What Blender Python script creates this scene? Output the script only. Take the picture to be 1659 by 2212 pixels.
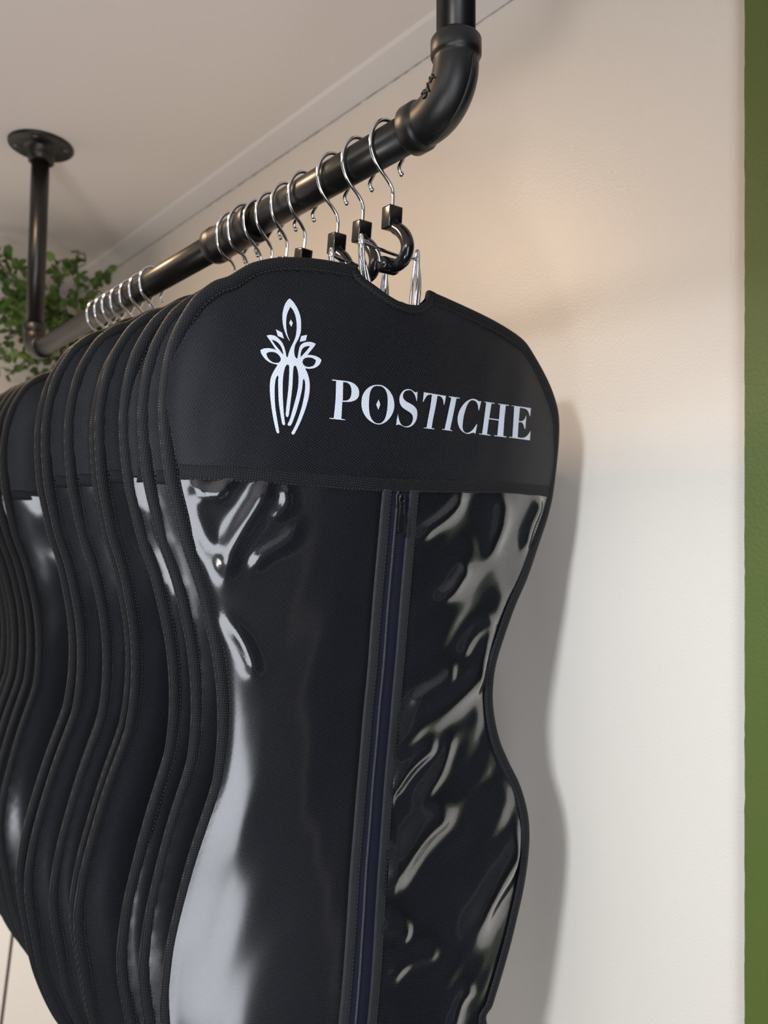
import bpy, bmesh, math, random
import numpy as np
from mathutils import Vector, Matrix, noise
from mathutils.geometry import delaunay_2d_cdt

for o in list(bpy.data.objects):
    bpy.data.objects.remove(o)
sc = bpy.context.scene
COL = sc.collection
CAM_Z = 1.65                       # lens height above the floor

# ------------------------------------------------------------------ camera
cam = bpy.data.cameras.new('camera')
cam.sensor_fit = 'VERTICAL'; cam.sensor_height = 36.0
cam.lens = 1620.0 / 2212.0 * 36.0
cam.shift_y = 49.0 / 2212.0
cam.clip_start = 0.02
cam.dof.use_dof = True
cam.dof.focus_distance = 0.56
cam.dof.aperture_fstop = 6.5
co = bpy.data.objects.new('camera', cam); COL.objects.link(co)
co.location = (0, 0, CAM_Z)
co.rotation_euler = (math.pi / 2, 0, -math.radians(41.425))
sc.camera = co

# ------------------------------------------------------------------ world, lamps, exposure
vs = sc.view_settings
vs.view_transform = 'Standard'; vs.look = 'None'; vs.gamma = 1.0; vs.use_curve_mapping = False
vs.exposure = 0.0
w = bpy.data.worlds.new('world'); sc.world = w; w.use_nodes = True
w.node_tree.nodes['Background'].inputs[0].default_value = (0.9, 0.95, 1.0, 1)
w.node_tree.nodes['Background'].inputs[1].default_value = 0.15

def lamp(name, kind, loc, target, power, color, **kw):
    d = bpy.data.lights.new(name, kind); d.energy = power; d.color = color
    for k, v in kw.items(): setattr(d, k, v)
    o = bpy.data.objects.new(name, d); COL.objects.link(o)
    o.location = (loc[0], loc[1], loc[2] + CAM_Z)
    v = Vector(target) - Vector(loc)
    o.rotation_euler = v.to_track_quat('-Z', 'Y').to_euler()
    return o
# positions below are relative to the lens height
lamp('shop_window_daylight', 'AREA', (-0.855, -1.42, -0.62), (-0.855, 2.0, -0.62), 31, (0.90, 0.935, 1.0),
     shape='RECTANGLE', size=1.19, size_y=1.9)
lamp('track_spot', 'SPOT', (-1.15, -0.13, 0.57), (0.667, 0.40, -0.79), 130, (0.90, 0.96, 1.0),
     spot_size=math.radians(55), spot_blend=0.62, shadow_soft_size=0.085)
lamp('ceiling_downlight', 'AREA', (0.02, 0.93, 0.60), (0.10, 0.93, -1.0), 6.0, (1.0, 0.68, 0.40),
     shape='DISK', size=0.11)
lamp('room_fill', 'AREA', (-1.3, 0.6, 0.58), (-1.3, 0.6, -1), 25, (1.0, 0.92, 0.84),
     shape='RECTANGLE', size=1.2, size_y=1.6)  # added fill, lifts the ambient level of the room
lamp('ceiling_fill_spot', 'SPOT', (-0.75, -0.10, -0.65), (-0.25, 0.35, 0.61), 38, (1.0, 0.92, 0.88),
     spot_size=math.radians(84), spot_blend=1.0, shadow_soft_size=0.10)  # made-up source, added only to brighten the ceiling
lamp('far_wall_fill_spot', 'SPOT', (-0.95, 0.75, 0.57), (0.30, 1.94, -0.75), 150, (1.0, 0.98, 0.95),
     spot_size=math.radians(56), spot_blend=0.8, shadow_soft_size=0.06)  # extra unseen spot, added to whiten the lower far wall

# ------------------------------------------------------------------ helpers
def link(o, parent=None):
    COL.objects.link(o)
    if parent is not None: o.parent = parent
    return o
def obj(name, me, mat=None, parent=None, smooth=True):
    if isinstance(me, bmesh.types.BMesh):
        bm = me; me = bpy.data.meshes.new(name); bm.to_mesh(me); bm.free()
    if mat is not None and not me.materials: me.materials.append(mat)
    if smooth:
        me.polygons.foreach_set('use_smooth', [True] * len(me.polygons))
    return link(bpy.data.objects.new(name, me), parent)
def empty(name, loc=(0, 0, 0), rot=(0, 0, 0)):
    o = bpy.data.objects.new(name, None); o.empty_display_size = 0.05
    o.location = loc; o.rotation_euler = rot
    return link(o)
def tag(o, label, cat, group=None):
    o['label'] = label; o['category'] = cat
    if group: o['group'] = group
    return o
def struct(o): o['kind'] = 'structure'; return o
def copy_tree(o, parent=None):
    c = o.copy(); COL.objects.link(c); c.parent = parent
    for ch in list(o.children): copy_tree(ch, c)
    return c

def box(bm, lo, hi, bevel=0.0):
    r = bmesh.ops.create_cube(bm, size=1.0)
    vs_ = r['verts']
    for v in vs_:
        v.co = Vector(((lo[i] + hi[i]) / 2 + v.co[i] * (hi[i] - lo[i])) for i in range(3))
    if bevel:
        es = list({e for v in vs_ for e in v.link_edges})
        bmesh.ops.bevel(bm, geom=es, offset=bevel, segments=2, affect='EDGES', profile=0.7)
    return bm
def new_box(lo, hi, bevel=0.0): return box(bmesh.new(), lo, hi, bevel)

def tube(bm, pts, rad, seg=12, caps=True, flat=None):
    """tube along pts; rad scalar or list; flat = (normal, factor) squashes the section."""
    P = [Vector(p) for p in pts]; n = len(P)
    if not hasattr(rad, '__len__'): rad = [rad] * n
    tang = []
    for i in range(n):
        a = P[max(0, i - 1)]; b = P[min(n - 1, i + 1)]
        k = i
        t = (b - a)
        if t.length < 1e-9: t = tang[-1] if tang else Vector((0, 0, 1))
        tang.append(t.normalized())
    up = Vector((0, 0, 1)) if abs(tang[0].z) < 0.9 else Vector((1, 0, 0))
    nrm = (up - tang[0] * up.dot(tang[0])).normalized()
    rings = []
    for i in range(n):
        nrm = (nrm - tang[i] * nrm.dot(tang[i]))
        if nrm.length < 1e-6: nrm = tang[i].orthogonal()
        nrm.normalize(); bn = tang[i].cross(nrm)
        ring = []
        for k in range(seg):
            a = 2 * math.pi * k / seg
            off = (nrm * math.cos(a) + bn * math.sin(a)) * rad[i]
            if flat: off -= flat[0] * off.dot(flat[0]) * (1 - flat[1])
            ring.append(bm.verts.new(P[i] + off))
        rings.append(ring)
    for a, b in zip(rings, rings[1:]):
        for k in range(seg):
            bm.faces.new((a[k], a[(k + 1) % seg], b[(k + 1) % seg], b[k]))
    if caps:
        bm.faces.new(list(reversed(rings[0]))); bm.faces.new(rings[-1])
    return bm
def new_tube(*a, **k): return tube(bmesh.new(), *a, **k)
def catmull(P, per=6, closed=False):
    P = [Vector(p) for p in P]; n = len(P); out = []
    rng = range(n if closed else n - 1)
    for i in rng:
        g = (lambda j: P[j % n]) if closed else (lambda j: P[min(max(j, 0), n - 1)])
        p0, p1, p2, p3 = g(i - 1), g(i), g(i + 1), g(i + 2)
        for k in range(per):
            t = k / per
            out.append(0.5 * ((2 * p1) + (p2 - p0) * t + (2 * p0 - 5 * p1 + 4 * p2 - p3) * t * t + (3 * p1 - p0 - 3 * p2 + p3) * t ** 3))
    if not closed: out.append(P[-1])
    return out
def resample(P, step, closed=False):
    P = [Vector(p) for p in P]
    if closed: P = P + [P[0]]
    d = [0.0]
    for a, b in zip(P, P[1:]): d.append(d[-1] + (b - a).length)
    n = max(2, int(round(d[-1] / step))); out = []; j = 0
    for i in range(n + (0 if closed else 1)):
        t = d[-1] * i / n
        while j < len(P) - 2 and d[j + 1] < t: j += 1
        seg = max(1e-9, d[j + 1] - d[j]); out.append(P[j].lerp(P[j + 1], (t - d[j]) / seg))
    return out
def lathe_tube(axis_pts_r, seg=28):
    return new_tube([p for p, r in axis_pts_r], [r for p, r in axis_pts_r], seg)

# ------------------------------------------------------------------ materials
def mat(name, color=(0.8, 0.8, 0.8), rough=0.5, metal=0.0, spec=0.5):
    m = bpy.data.materials.new(name); m.use_nodes = True
    b = m.node_tree.nodes['Principled BSDF']
    b.inputs['Base Color'].default_value = (*color, 1); b.inputs['Roughness'].default_value = rough
    b.inputs['Metallic'].default_value = metal; b.inputs['Specular IOR Level'].default_value = spec
    return m, m.node_tree, b
def add_noise_bump(nt, b, scale, strength, dist=0.001, detail=3.0, coord='Object'):
    tc = nt.nodes.new('ShaderNodeTexCoord'); nz = nt.nodes.new('ShaderNodeTexNoise')
    nz.inputs['Scale'].default_value = scale; nz.inputs['Detail'].default_value = detail
    bp = nt.nodes.new('ShaderNodeBump'); bp.inputs['Strength'].default_value = strength; bp.inputs['Distance'].default_value = dist
    nt.links.new(tc.outputs[coord], nz.inputs['Vector']); nt.links.new(nz.outputs[0], bp.inputs['Height'])
    nt.links.new(bp.outputs[0], b.inputs['Normal'])
    return tc, nz, bp
def color_noise(nt, b, c1, c2, scale, detail=4.0, coord='Object'):
    tc = nt.nodes.new('ShaderNodeTexCoord'); nz = nt.nodes.new('ShaderNodeTexNoise')
    nz.inputs['Scale'].default_value = scale; nz.inputs['Detail'].default_value = detail
    mx = nt.nodes.new('ShaderNodeMix'); mx.data_type = 'RGBA'
    mx.inputs[6].default_value = (*c1, 1); mx.inputs[7].default_value = (*c2, 1)
    nt.links.new(tc.outputs[coord], nz.inputs['Vector']); nt.links.new(nz.outputs[0], mx.inputs[0])
    nt.links.new(mx.outputs[2], b.inputs['Base Color'])

M_WALL, nt, b = mat('wall_paint', (0.74, 0.71, 0.67), 0.40, 0, 0.5)
add_noise_bump(nt, b, 420, 0.42, 0.0006, 2.0); color_noise(nt, b, (0.755, 0.715, 0.662), (0.74, 0.697, 0.642), 3)
M_CEIL, nt, b = mat('ceiling_paint', (0.80, 0.75, 0.72), 0.8, 0, 0.2)
add_noise_bump(nt, b, 180, 0.1, 0.0005)
M_COVE, nt, b = mat('cove_paint', (0.80, 0.77, 0.75), 0.6, 0, 0.3)
add_noise_bump(nt, b, 90, 0.15, 0.001)
M_GAP, nt, b = mat('joint_crack', (0.26, 0.23, 0.20), 0.9)  # dark line of the cracked joint
M_GREEN, nt, b = mat('green_paint', (0.25, 0.33, 0.09), 0.42, 0, 0.5)
add_noise_bump(nt, b, 300, 0.35, 0.0008, 2.0); color_noise(nt, b, (0.098, 0.136, 0.030), (0.082, 0.117, 0.025), 8)
M_FLOOR, nt, b = mat('pale_floor', (0.55, 0.52, 0.48), 0.4)
color_noise(nt, b, (0.055, 0.048, 0.042), (0.04, 0.035, 0.03), 6)
M_DARK, nt, b = mat('dark_grey_paint', (0.10, 0.098, 0.095), 0.7)
M_DIM, nt, b = mat('dark_box_paint', (0.06, 0.06, 0.065), 0.8)  # for the dark box added out of view
M_FRAME, nt, b = mat('window_frame_paint', (0.05, 0.05, 0.05), 0.4)

M_PIPE, nt, b = mat('black_pipe_enamel', (0.006, 0.0058, 0.006), 0.33, 0, 0.5)
tc, nz, bp = add_noise_bump(nt, b, 1500, 0.12, 0.0004, 2.0)
M_CAST, nt, b = mat('black_cast_fitting', (0.006, 0.0064, 0.008), 0.36, 0, 0.5)
add_noise_bump(nt, b, 2200, 0.25, 0.0004, 3.0)
M_CHROME, nt, b = mat('chromed_wire', (0.78, 0.79, 0.82), 0.12, 1.0)
M_PLASTIC, nt, b = mat('glossy_black_plastic', (0.006, 0.006, 0.007), 0.16, 0, 0.6)
M_SCREW, nt, b = mat('screw_steel', (0.16, 0.16, 0.16), 0.35, 1.0)

def fabric(name, base, dot, pitch, ang, rough=0.55, bump=0.6, spec=0.35):
    """pressed dots of a non-woven cloth, in the bag's own plane (object X, Z)"""
    m, nt, b = mat(name, base, rough, 0, spec)
    N = nt.nodes.new; L = nt.links.new
    tc = N('ShaderNodeTexCoord'); sep = N('ShaderNodeSeparateXYZ'); L(tc.outputs['Object'], sep.inputs[0])
    def lin(ax, az):
        m1 = N('ShaderNodeMath'); m1.operation = 'MULTIPLY'; m1.inputs[1].default_value = ax; L(sep.outputs[0], m1.inputs[0])
        m2 = N('ShaderNodeMath'); m2.operation = 'MULTIPLY_ADD'; m2.inputs[1].default_value = az
        L(sep.outputs[2], m2.inputs[0]); L(m1.outputs[0], m2.inputs[2])
        s = N('ShaderNodeMath'); s.operation = 'SINE'; L(m2.outputs[0], s.inputs[0]); return s
    k = 2 * math.pi / pitch
    s1 = lin(k * math.cos(ang), k * math.sin(ang)); s2 = lin(-k * math.sin(ang), k * math.cos(ang))
    pr = N('ShaderNodeMath'); pr.operation = 'MULTIPLY'; L(s1.outputs[0], pr.inputs[0]); L(s2.outputs[0], pr.inputs[1])
    mr = N('ShaderNodeMapRange'); mr.inputs['From Min'].default_value = 0.32; mr.inputs['From Max'].default_value = 0.92
    L(pr.outputs[0], mr.inputs['Value'])
    nz = N('ShaderNodeTexNoise'); nz.inputs['Scale'].default_value = 900; L(tc.outputs['Object'], nz.inputs['Vector'])
    mu = N('ShaderNodeMath'); mu.operation = 'MULTIPLY'; L(mr.outputs[0], mu.inputs[0]); L(nz.outputs[0], mu.inputs[1])
    mx = N('ShaderNodeMix'); mx.data_type = 'RGBA'; mx.inputs[6].default_value = (*base, 1); mx.inputs[7].default_value = (*dot, 1)  # on the black cloths the lighter dots paint in the glint of the embossing
    L(mu.outputs[0], mx.inputs[0]); L(mx.outputs[2], b.inputs['Base Color'])
    bp = N('ShaderNodeBump'); bp.inputs['Strength'].default_value = bump; bp.inputs['Distance'].default_value = 0.0005
    L(mr.outputs[0], bp.inputs['Height']); L(bp.outputs[0], b.inputs['Normal'])
    return m
M_FAB = fabric('black_nonwoven', (0.0026, 0.0036, 0.0068), (0.080, 0.090, 0.115), 0.0025, math.radians(18), 0.43, 1.0, 0.40)
M_BACK = fabric('black_nonwoven_back', (0.0034, 0.0048, 0.0090), (0.15, 0.172, 0.22), 0.0024, math.radians(24), 0.6, 0.6, 0.22)
M_BIND = fabric('black_binding_tape', (0.0062, 0.0068, 0.0086), (0.075, 0.080, 0.092), 0.0026, math.radians(40), 0.58, 0.9, 0.25)
M_ZIPSTRIP = fabric('zip_binding_strip', (0.019, 0.020, 0.024), (0.06, 0.062, 0.07), 0.0021, math.radians(35), 0.6, 0.7, 0.3)
M_TAPE = fabric('navy_black_zip_tape', (0.007, 0.0085, 0.02), (0.02, 0.022, 0.045), 0.0012, math.radians(10), 0.6, 0.4, 0.3)
M_COIL, nt, b = mat('zip_coil_nylon', (0.05, 0.053, 0.065), 0.3, 0, 0.6)
M_METAL_BLK, nt, b = mat('blackened_zip_metal', (0.010, 0.010, 0.012), 0.22, 0.0, 0.8)
M_THREAD, nt, b = mat('black_thread', (0.05, 0.05, 0.055), 0.5, 0, 0.4)
M_PRINT = fabric('pale_blue_white_print', (0.70, 0.76, 0.86), (0.52, 0.58, 0.70), 0.0025, math.radians(18), 0.6, 0.5, 0.25)

def vinyl(name):
    m = bpy.data.materials.new(name); m.use_nodes = True; nt = m.node_tree; nt.nodes.clear()
    N = nt.nodes.new; L = nt.links.new
    out = N('ShaderNodeOutputMaterial'); tr = N('ShaderNodeBsdfTransparent'); tr.inputs[0].default_value = (0.93, 0.94, 0.96, 1)
    gl = N('ShaderNodeBsdfGlossy'); gl.inputs['Roughness'].default_value = 0.15; gl.inputs[0].default_value = (1, 1, 1, 1)
    df = N('ShaderNodeBsdfDiffuse'); df.inputs[0].default_value = (0.55, 0.6, 0.7, 1)
    hz = N('ShaderNodeMixShader'); hz.inputs[0].default_value = 0.012; L(tr.outputs[0], hz.inputs[1]); L(df.outputs[0], hz.inputs[2])
    fr = N('ShaderNodeFresnel'); fr.inputs[0].default_value = 1.56
    k = N('ShaderNodeMath'); k.operation = 'MULTIPLY'; k.inputs[1].default_value = 2.2; k.use_clamp = True
    L(fr.outputs[0], k.inputs[0])
    mx = N('ShaderNodeMixShader'); L(k.outputs[0], mx.inputs[0]); L(hz.outputs[0], mx.inputs[1]); L(gl.outputs[0], mx.inputs[2])
    L(mx.outputs[0], out.inputs[0])
    return m
M_VINYL = vinyl('clear_vinyl')

# ------------------------------------------------------------------ the setting  (x towards the wall, y along the rail, z up)
WX, CZ, YF, YB, XL = 0.667, CAM_Z + 0.611, 1.94, -1.5, -2.4
struct(obj('floor', new_box((XL, YB, -0.05), (WX + 0.1, YF, 0.0)), M_FLOOR, None, False))
struct(obj('ceiling', new_box((XL, YB, CZ), (WX + 0.1, YF, CZ + 0.05)), M_CEIL, None, False))
DY0, DY1, DZ = -1.49, 0.256, CAM_Z + 0.45        # unseen opening added past the green casing, for dark reflections
bm = bmesh.new()
for lo, hi in (((WX, DY1, 0), (WX + 0.1, YF, CZ)), ((WX, DY0, DZ), (WX + 0.1, DY1, CZ)), ((WX, YB, 0), (WX + 0.1, DY0, CZ))): box(bm, lo, hi)
struct(obj('wall_right', bm, M_WALL, None, False))
bm = bmesh.new()                                 # dark box added behind it, keeps reflections in the clear film dark
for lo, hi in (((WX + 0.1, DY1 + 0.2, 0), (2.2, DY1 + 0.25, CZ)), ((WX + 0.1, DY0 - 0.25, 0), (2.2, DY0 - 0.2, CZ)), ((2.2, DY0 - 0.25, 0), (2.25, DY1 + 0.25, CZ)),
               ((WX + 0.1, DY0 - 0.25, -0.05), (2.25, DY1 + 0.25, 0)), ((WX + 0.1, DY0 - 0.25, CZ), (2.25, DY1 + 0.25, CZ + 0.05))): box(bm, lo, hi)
struct(obj('wall_dark_box', bm, M_DIM, None, False))
struct(obj('wall_far', new_box((XL, YF, 0.0), (WX + 0.1, YF + 0.1, CZ)), M_WALL, None, False))
struct(obj('wall_left', new_box((XL - 0.1, YB, 0.0), (XL, YF, CZ)), M_DARK, None, False))
# wall behind the photographer with its glazed opening
bm = bmesh.new()
wx0, wx1, wz0, wz1 = -1.48, -0.23, CAM_Z - 1.60, CAM_Z + 0.36
for lo, hi in (((XL, YB - 0.1, 0), (wx0, YB, CZ)), ((wx1, YB - 0.1, 0), (WX + 0.1, YB, CZ)),
               ((wx0, YB - 0.1, wz1), (wx1, YB, CZ)), ((wx0, YB - 0.1, 0), (wx1, YB, wz0))): box(bm, lo, hi)
struct(obj('wall_back', bm, M_DARK, None, False))
bm = bmesh.new()
for lo, hi in (((wx0, YB - 0.06, wz0), (wx0 + 0.03, YB + 0.01, wz1)), ((wx1 - 0.03, YB - 0.06, wz0), (wx1, YB + 0.01, wz1)),
               ((wx0, YB - 0.06, wz1 - 0.03), (wx1, YB + 0.01, wz1)), ((wx0, YB - 0.06, wz0), (wx1, YB + 0.01, wz0 + 0.03))): box(bm, lo, hi)
struct(obj('window_1', bm, M_FRAME, None, False))
# sloped cove strip where ceiling meets the wall, with the cracked joint under it
bm = bmesh.new()
prof = [(WX - 0.046, CZ), (WX - 0.042, CZ - 0.004), (WX - 0.002, CZ - 0.009), (WX, CZ - 0.009), (WX, CZ)]
a = [bm.verts.new((x, YB, z)) for x, z in prof]; c = [bm.verts.new((x, YF, z)) for x, z in prof]
for i in range(len(prof)): bm.faces.new((a[i], a[(i + 1) % 5], c[(i + 1) % 5], c[i]))
bm.faces.new(a); bm.faces.new(list(reversed(c)))
bmesh.ops.recalc_face_normals(bm, faces=bm.faces)
struct(obj('trim_1', bm, M_COVE, None, False))
random.seed(4)
pts = []
y = YB
while y < YF:
    pts.append((WX - 0.0006, y, CZ - 0.0098 + random.uniform(-0.0007, 0.0007))); y += random.uniform(0.004, 0.014)
struct(obj('trim_2', new_tube(pts, [random.uniform(0.0001, 0.0007) for p in pts], 5), M_GAP))
# green painted pilaster at the right edge of the view, with its ragged paint edge
bm = bmesh.new(); random.seed(9)
ys = []
z = 0.0
left = []
while z < CZ:
    left.append((0.2775 + random.gauss(0, 0.00016), z)); z += random.uniform(0.004, 0.012)
left.append((0.2775, CZ))
T = 0.010
A = [bm.verts.new((WX - T, y_, z_)) for y_, z_ in left]; B = [bm.verts.new((WX, y_ + 0.001, z_)) for y_, z_ in left]
Cc = [bm.verts.new((WX - T, 0.254, z_)) for y_, z_ in left]; D = [bm.verts.new((WX, 0.254, z_)) for y_, z_ in left]
for i in range(len(left) - 1):
    bm.faces.new((A[i], A[i + 1], B[i + 1], B[i])); bm.faces.new((Cc[i], Cc[i + 1], A[i + 1], A[i])); bm.faces.new((D[i], D[i + 1], Cc[i + 1], Cc[i]))
bmesh.ops.recalc_face_normals(bm, faces=bm.faces)
struct(obj('trim_3', bm, M_GREEN, None, False))

# ------------------------------------------------------------------ the pipe rail
RX, RZ, RR = 0.375, CAM_Z + 0.2926, 0.01335
Y0, Y1, Y1T = 0.3508, 1.272, 1.238
rail = tag(empty('pipe_clothes_rail', (RX, Y0, RZ)), 'black iron pipe clothes rail hung from the ceiling on two drop pipes', 'clothes rail')
def rl(p): return (p[0] - RX, p[1] - Y0, p[2] - RZ)
def ringed(path):  # [(point, radius)]
    return new_tube([rl(p) for p, r in path], [r for p, r in path], 40)
BR = 0.029
def rail_pipe(ya, yb): obj('rail_pipe', ringed([((RX, ya, RZ), RR), ((RX, (ya + yb) / 2, RZ), RR), ((RX, yb, RZ), RR)]), M_PIPE, rail)
rail_pipe(Y0 + BR, 0.648); rail_pipe(0.648, Y1 - BR)
# coupling with beaded ends
k = 0.645
cp = [(-0.0405, 0.0145), (-0.0403, 0.0172), (-0.039, 0.0178), (-0.031, 0.0178), (-0.0295, 0.0167), (-0.027, 0.0164), (0.027, 0.0164), (0.0295, 0.0167), (0.031, 0.0178), (0.039, 0.0178), (0.0403, 0.0172), (0.0405, 0.0145)]
obj('coupling', ringed([((RX, k + d, RZ), r) for d, r in cp]), M_CAST, rail)
def elbow(ye, sgn, topdir):
    """90 degree fitting; sgn=+1 rail leaves towards +y"""
    path = []
    cy, cz = ye + sgn * BR, RZ + BR
    for d, r in ((0.0155, 0.0138), (0.0153, 0.0166), (0.0142, 0.0174), (0.0045, 0.0174), (0.0030, 0.0166), (0.0022, 0.0157)):
        path.append(((RX, cy + sgn * d, RZ), r))
    for i in range(0, 19):
        a = math.pi / 2 * i / 18
        path.append(((RX, cy - sgn * BR * math.sin(a), cz - BR * math.cos(a)), 0.0156 + 0.0006 * math.sin(2 * a)))
    for d, r in ((0.0022, 0.0157), (0.0030, 0.0166), (0.0045, 0.0174), (0.0142, 0.0174), (0.0153, 0.0166), (0.0155, 0.0138)):
        path.append(((RX, ye, cz + d), r))
    e = obj('elbow', ringed(path), M_CAST, rail)
    # casting seam along the outside of the bend
    seam = []
    for i in range(0, 31):
        a = math.pi / 2 * i / 30
        seam.append(rl((RX, cy - sgn * (BR + 0.0158) * math.sin(a), cz - (BR + 0.0158) * math.cos(a))))
    obj('casting_seam', new_tube(seam, [0.0002] + [0.0012] * 29 + [0.0002], 8), M_CAST, e)
    return e
en = elbow(Y0, 1, None); elbow(Y1, -1, None)
# raised casting marks on the inner flank of the near elbow: a ring and a few strokes
def on_elbow(a, th, lift=0.0166):
    cy, cz = Y0 + BR, RZ + BR
    r = BR - lift * math.cos(th)
    return rl((RX - lift * math.sin(th), cy - r * math.sin(a), cz - r * math.cos(a)))
for s in ([(.50, .62), (.55, .56), (.63, .58), (.65, .68), (.59, .76), (.66, .84), (.66, .96), (.58, 1.02), (.51, .96)],      # 3
          [(.73, 1.06), (.86, .52)],                                                                                       # /
          [(1.04, 1.04), (1.04, .54), (.90, .86), (1.11, .86)]):                                                           # 4
    Q = [Vector((q[0], q[1], 0)) for q in s]
    Q = resample(catmull(Q, 4) if len(s) > 5 else Q, 0.04)
    obj('casting_mark', new_tube([on_elbow(p.x, p.y + 0.50) for p in Q], 0.0006, 6), M_CAST, en)
def drop(yb, yt, name='drop_pipe'):
    zb, zt = RZ + BR, CZ - 0.004
    obj('drop_pipe', ringed([((RX, yb, zb), RR), ((RX, (yb + yt) / 2, (zb + zt) / 2), RR), ((RX, yt, zt), RR)]), M_PIPE, rail)
    fl = obj('flange', ringed([((RX, yt, CZ - 0.0275), 0.0150), ((RX, yt, CZ - 0.027), 0.0186), ((RX, yt, CZ - 0.018), 0.0190), ((RX, yt, CZ - 0.0085), 0.0195), ((RX, yt, CZ - 0.0060), 0.0220),
                               ((RX, yt, CZ - 0.0052), 0.027), ((RX, yt, CZ - 0.0050), 0.0455), ((RX, yt, CZ - 0.0038), 0.0472), ((RX, yt, CZ - 0.0003), 0.0475)]), M_CAST, rail)
    for i in range(4):
        a = math.radians(62 + 90 * i); cx, cy = RX + 0.036 * math.cos(a), yt + 0.036 * math.sin(a)
        obj('screw', ringed([((cx, cy, CZ - 0.0048), 0.0045), ((cx, cy, CZ - 0.0058), 0.0042), ((cx, cy, CZ - 0.0066), 0.0025)]), M_SCREW, fl)
drop(Y0, Y0); drop(Y1, Y1T)

# ------------------------------------------------------------------ bag outline data (tenths / hundredths of a millimetre in the bag's plane)
OUT_L = [-497,-944,-714,-967,-886,-1005,-1034,-1064,-1120,-1123,-1201,-1186,-1284,-1225,-1359,-1286,-1433,-1367,-1498,-1483,-1554,-1611,-1588,-1736,-1615,-1921,-1622,-2104,-1611,-2286,-1588,-2469,-1560,-2623,-1519,-2777,-1442,-3044,-1340,-3317,-1252,-3644,-1202,-3878,-1169,-4148,-1158,-4420,-1171,-4657,-1197,-4798,-1312,-5208,-1404,-5616,-1478,-6011,-1504,-6425]
OUT_R = [449,-990,701,-1024,1046,-1077,1334,-1137,1570,-1208,1718,-1308,1898,-1471,2030,-1624,2124,-1786,2164,-1956,2173,-2173,2152,-2437,2112,-2658,2014,-2922,1807,-3304,1605,-3587,1454,-3866,1365,-4106,1343,-4352,1371,-4562,1440,-4779,1561,-5004,1670,-5189,1752,-5413,1786,-5631,1770,-5882,1714,-6166,1641,-6399,1557,-6626,1445,-6882,1344,-7094,1276,-7239]
NECK = [-235,-937,-191,-999,-98,-1053,-3,-1102,98,-1139,201,-1149,300,-1139,381,-1107,434,-1054,449,-990]
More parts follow.
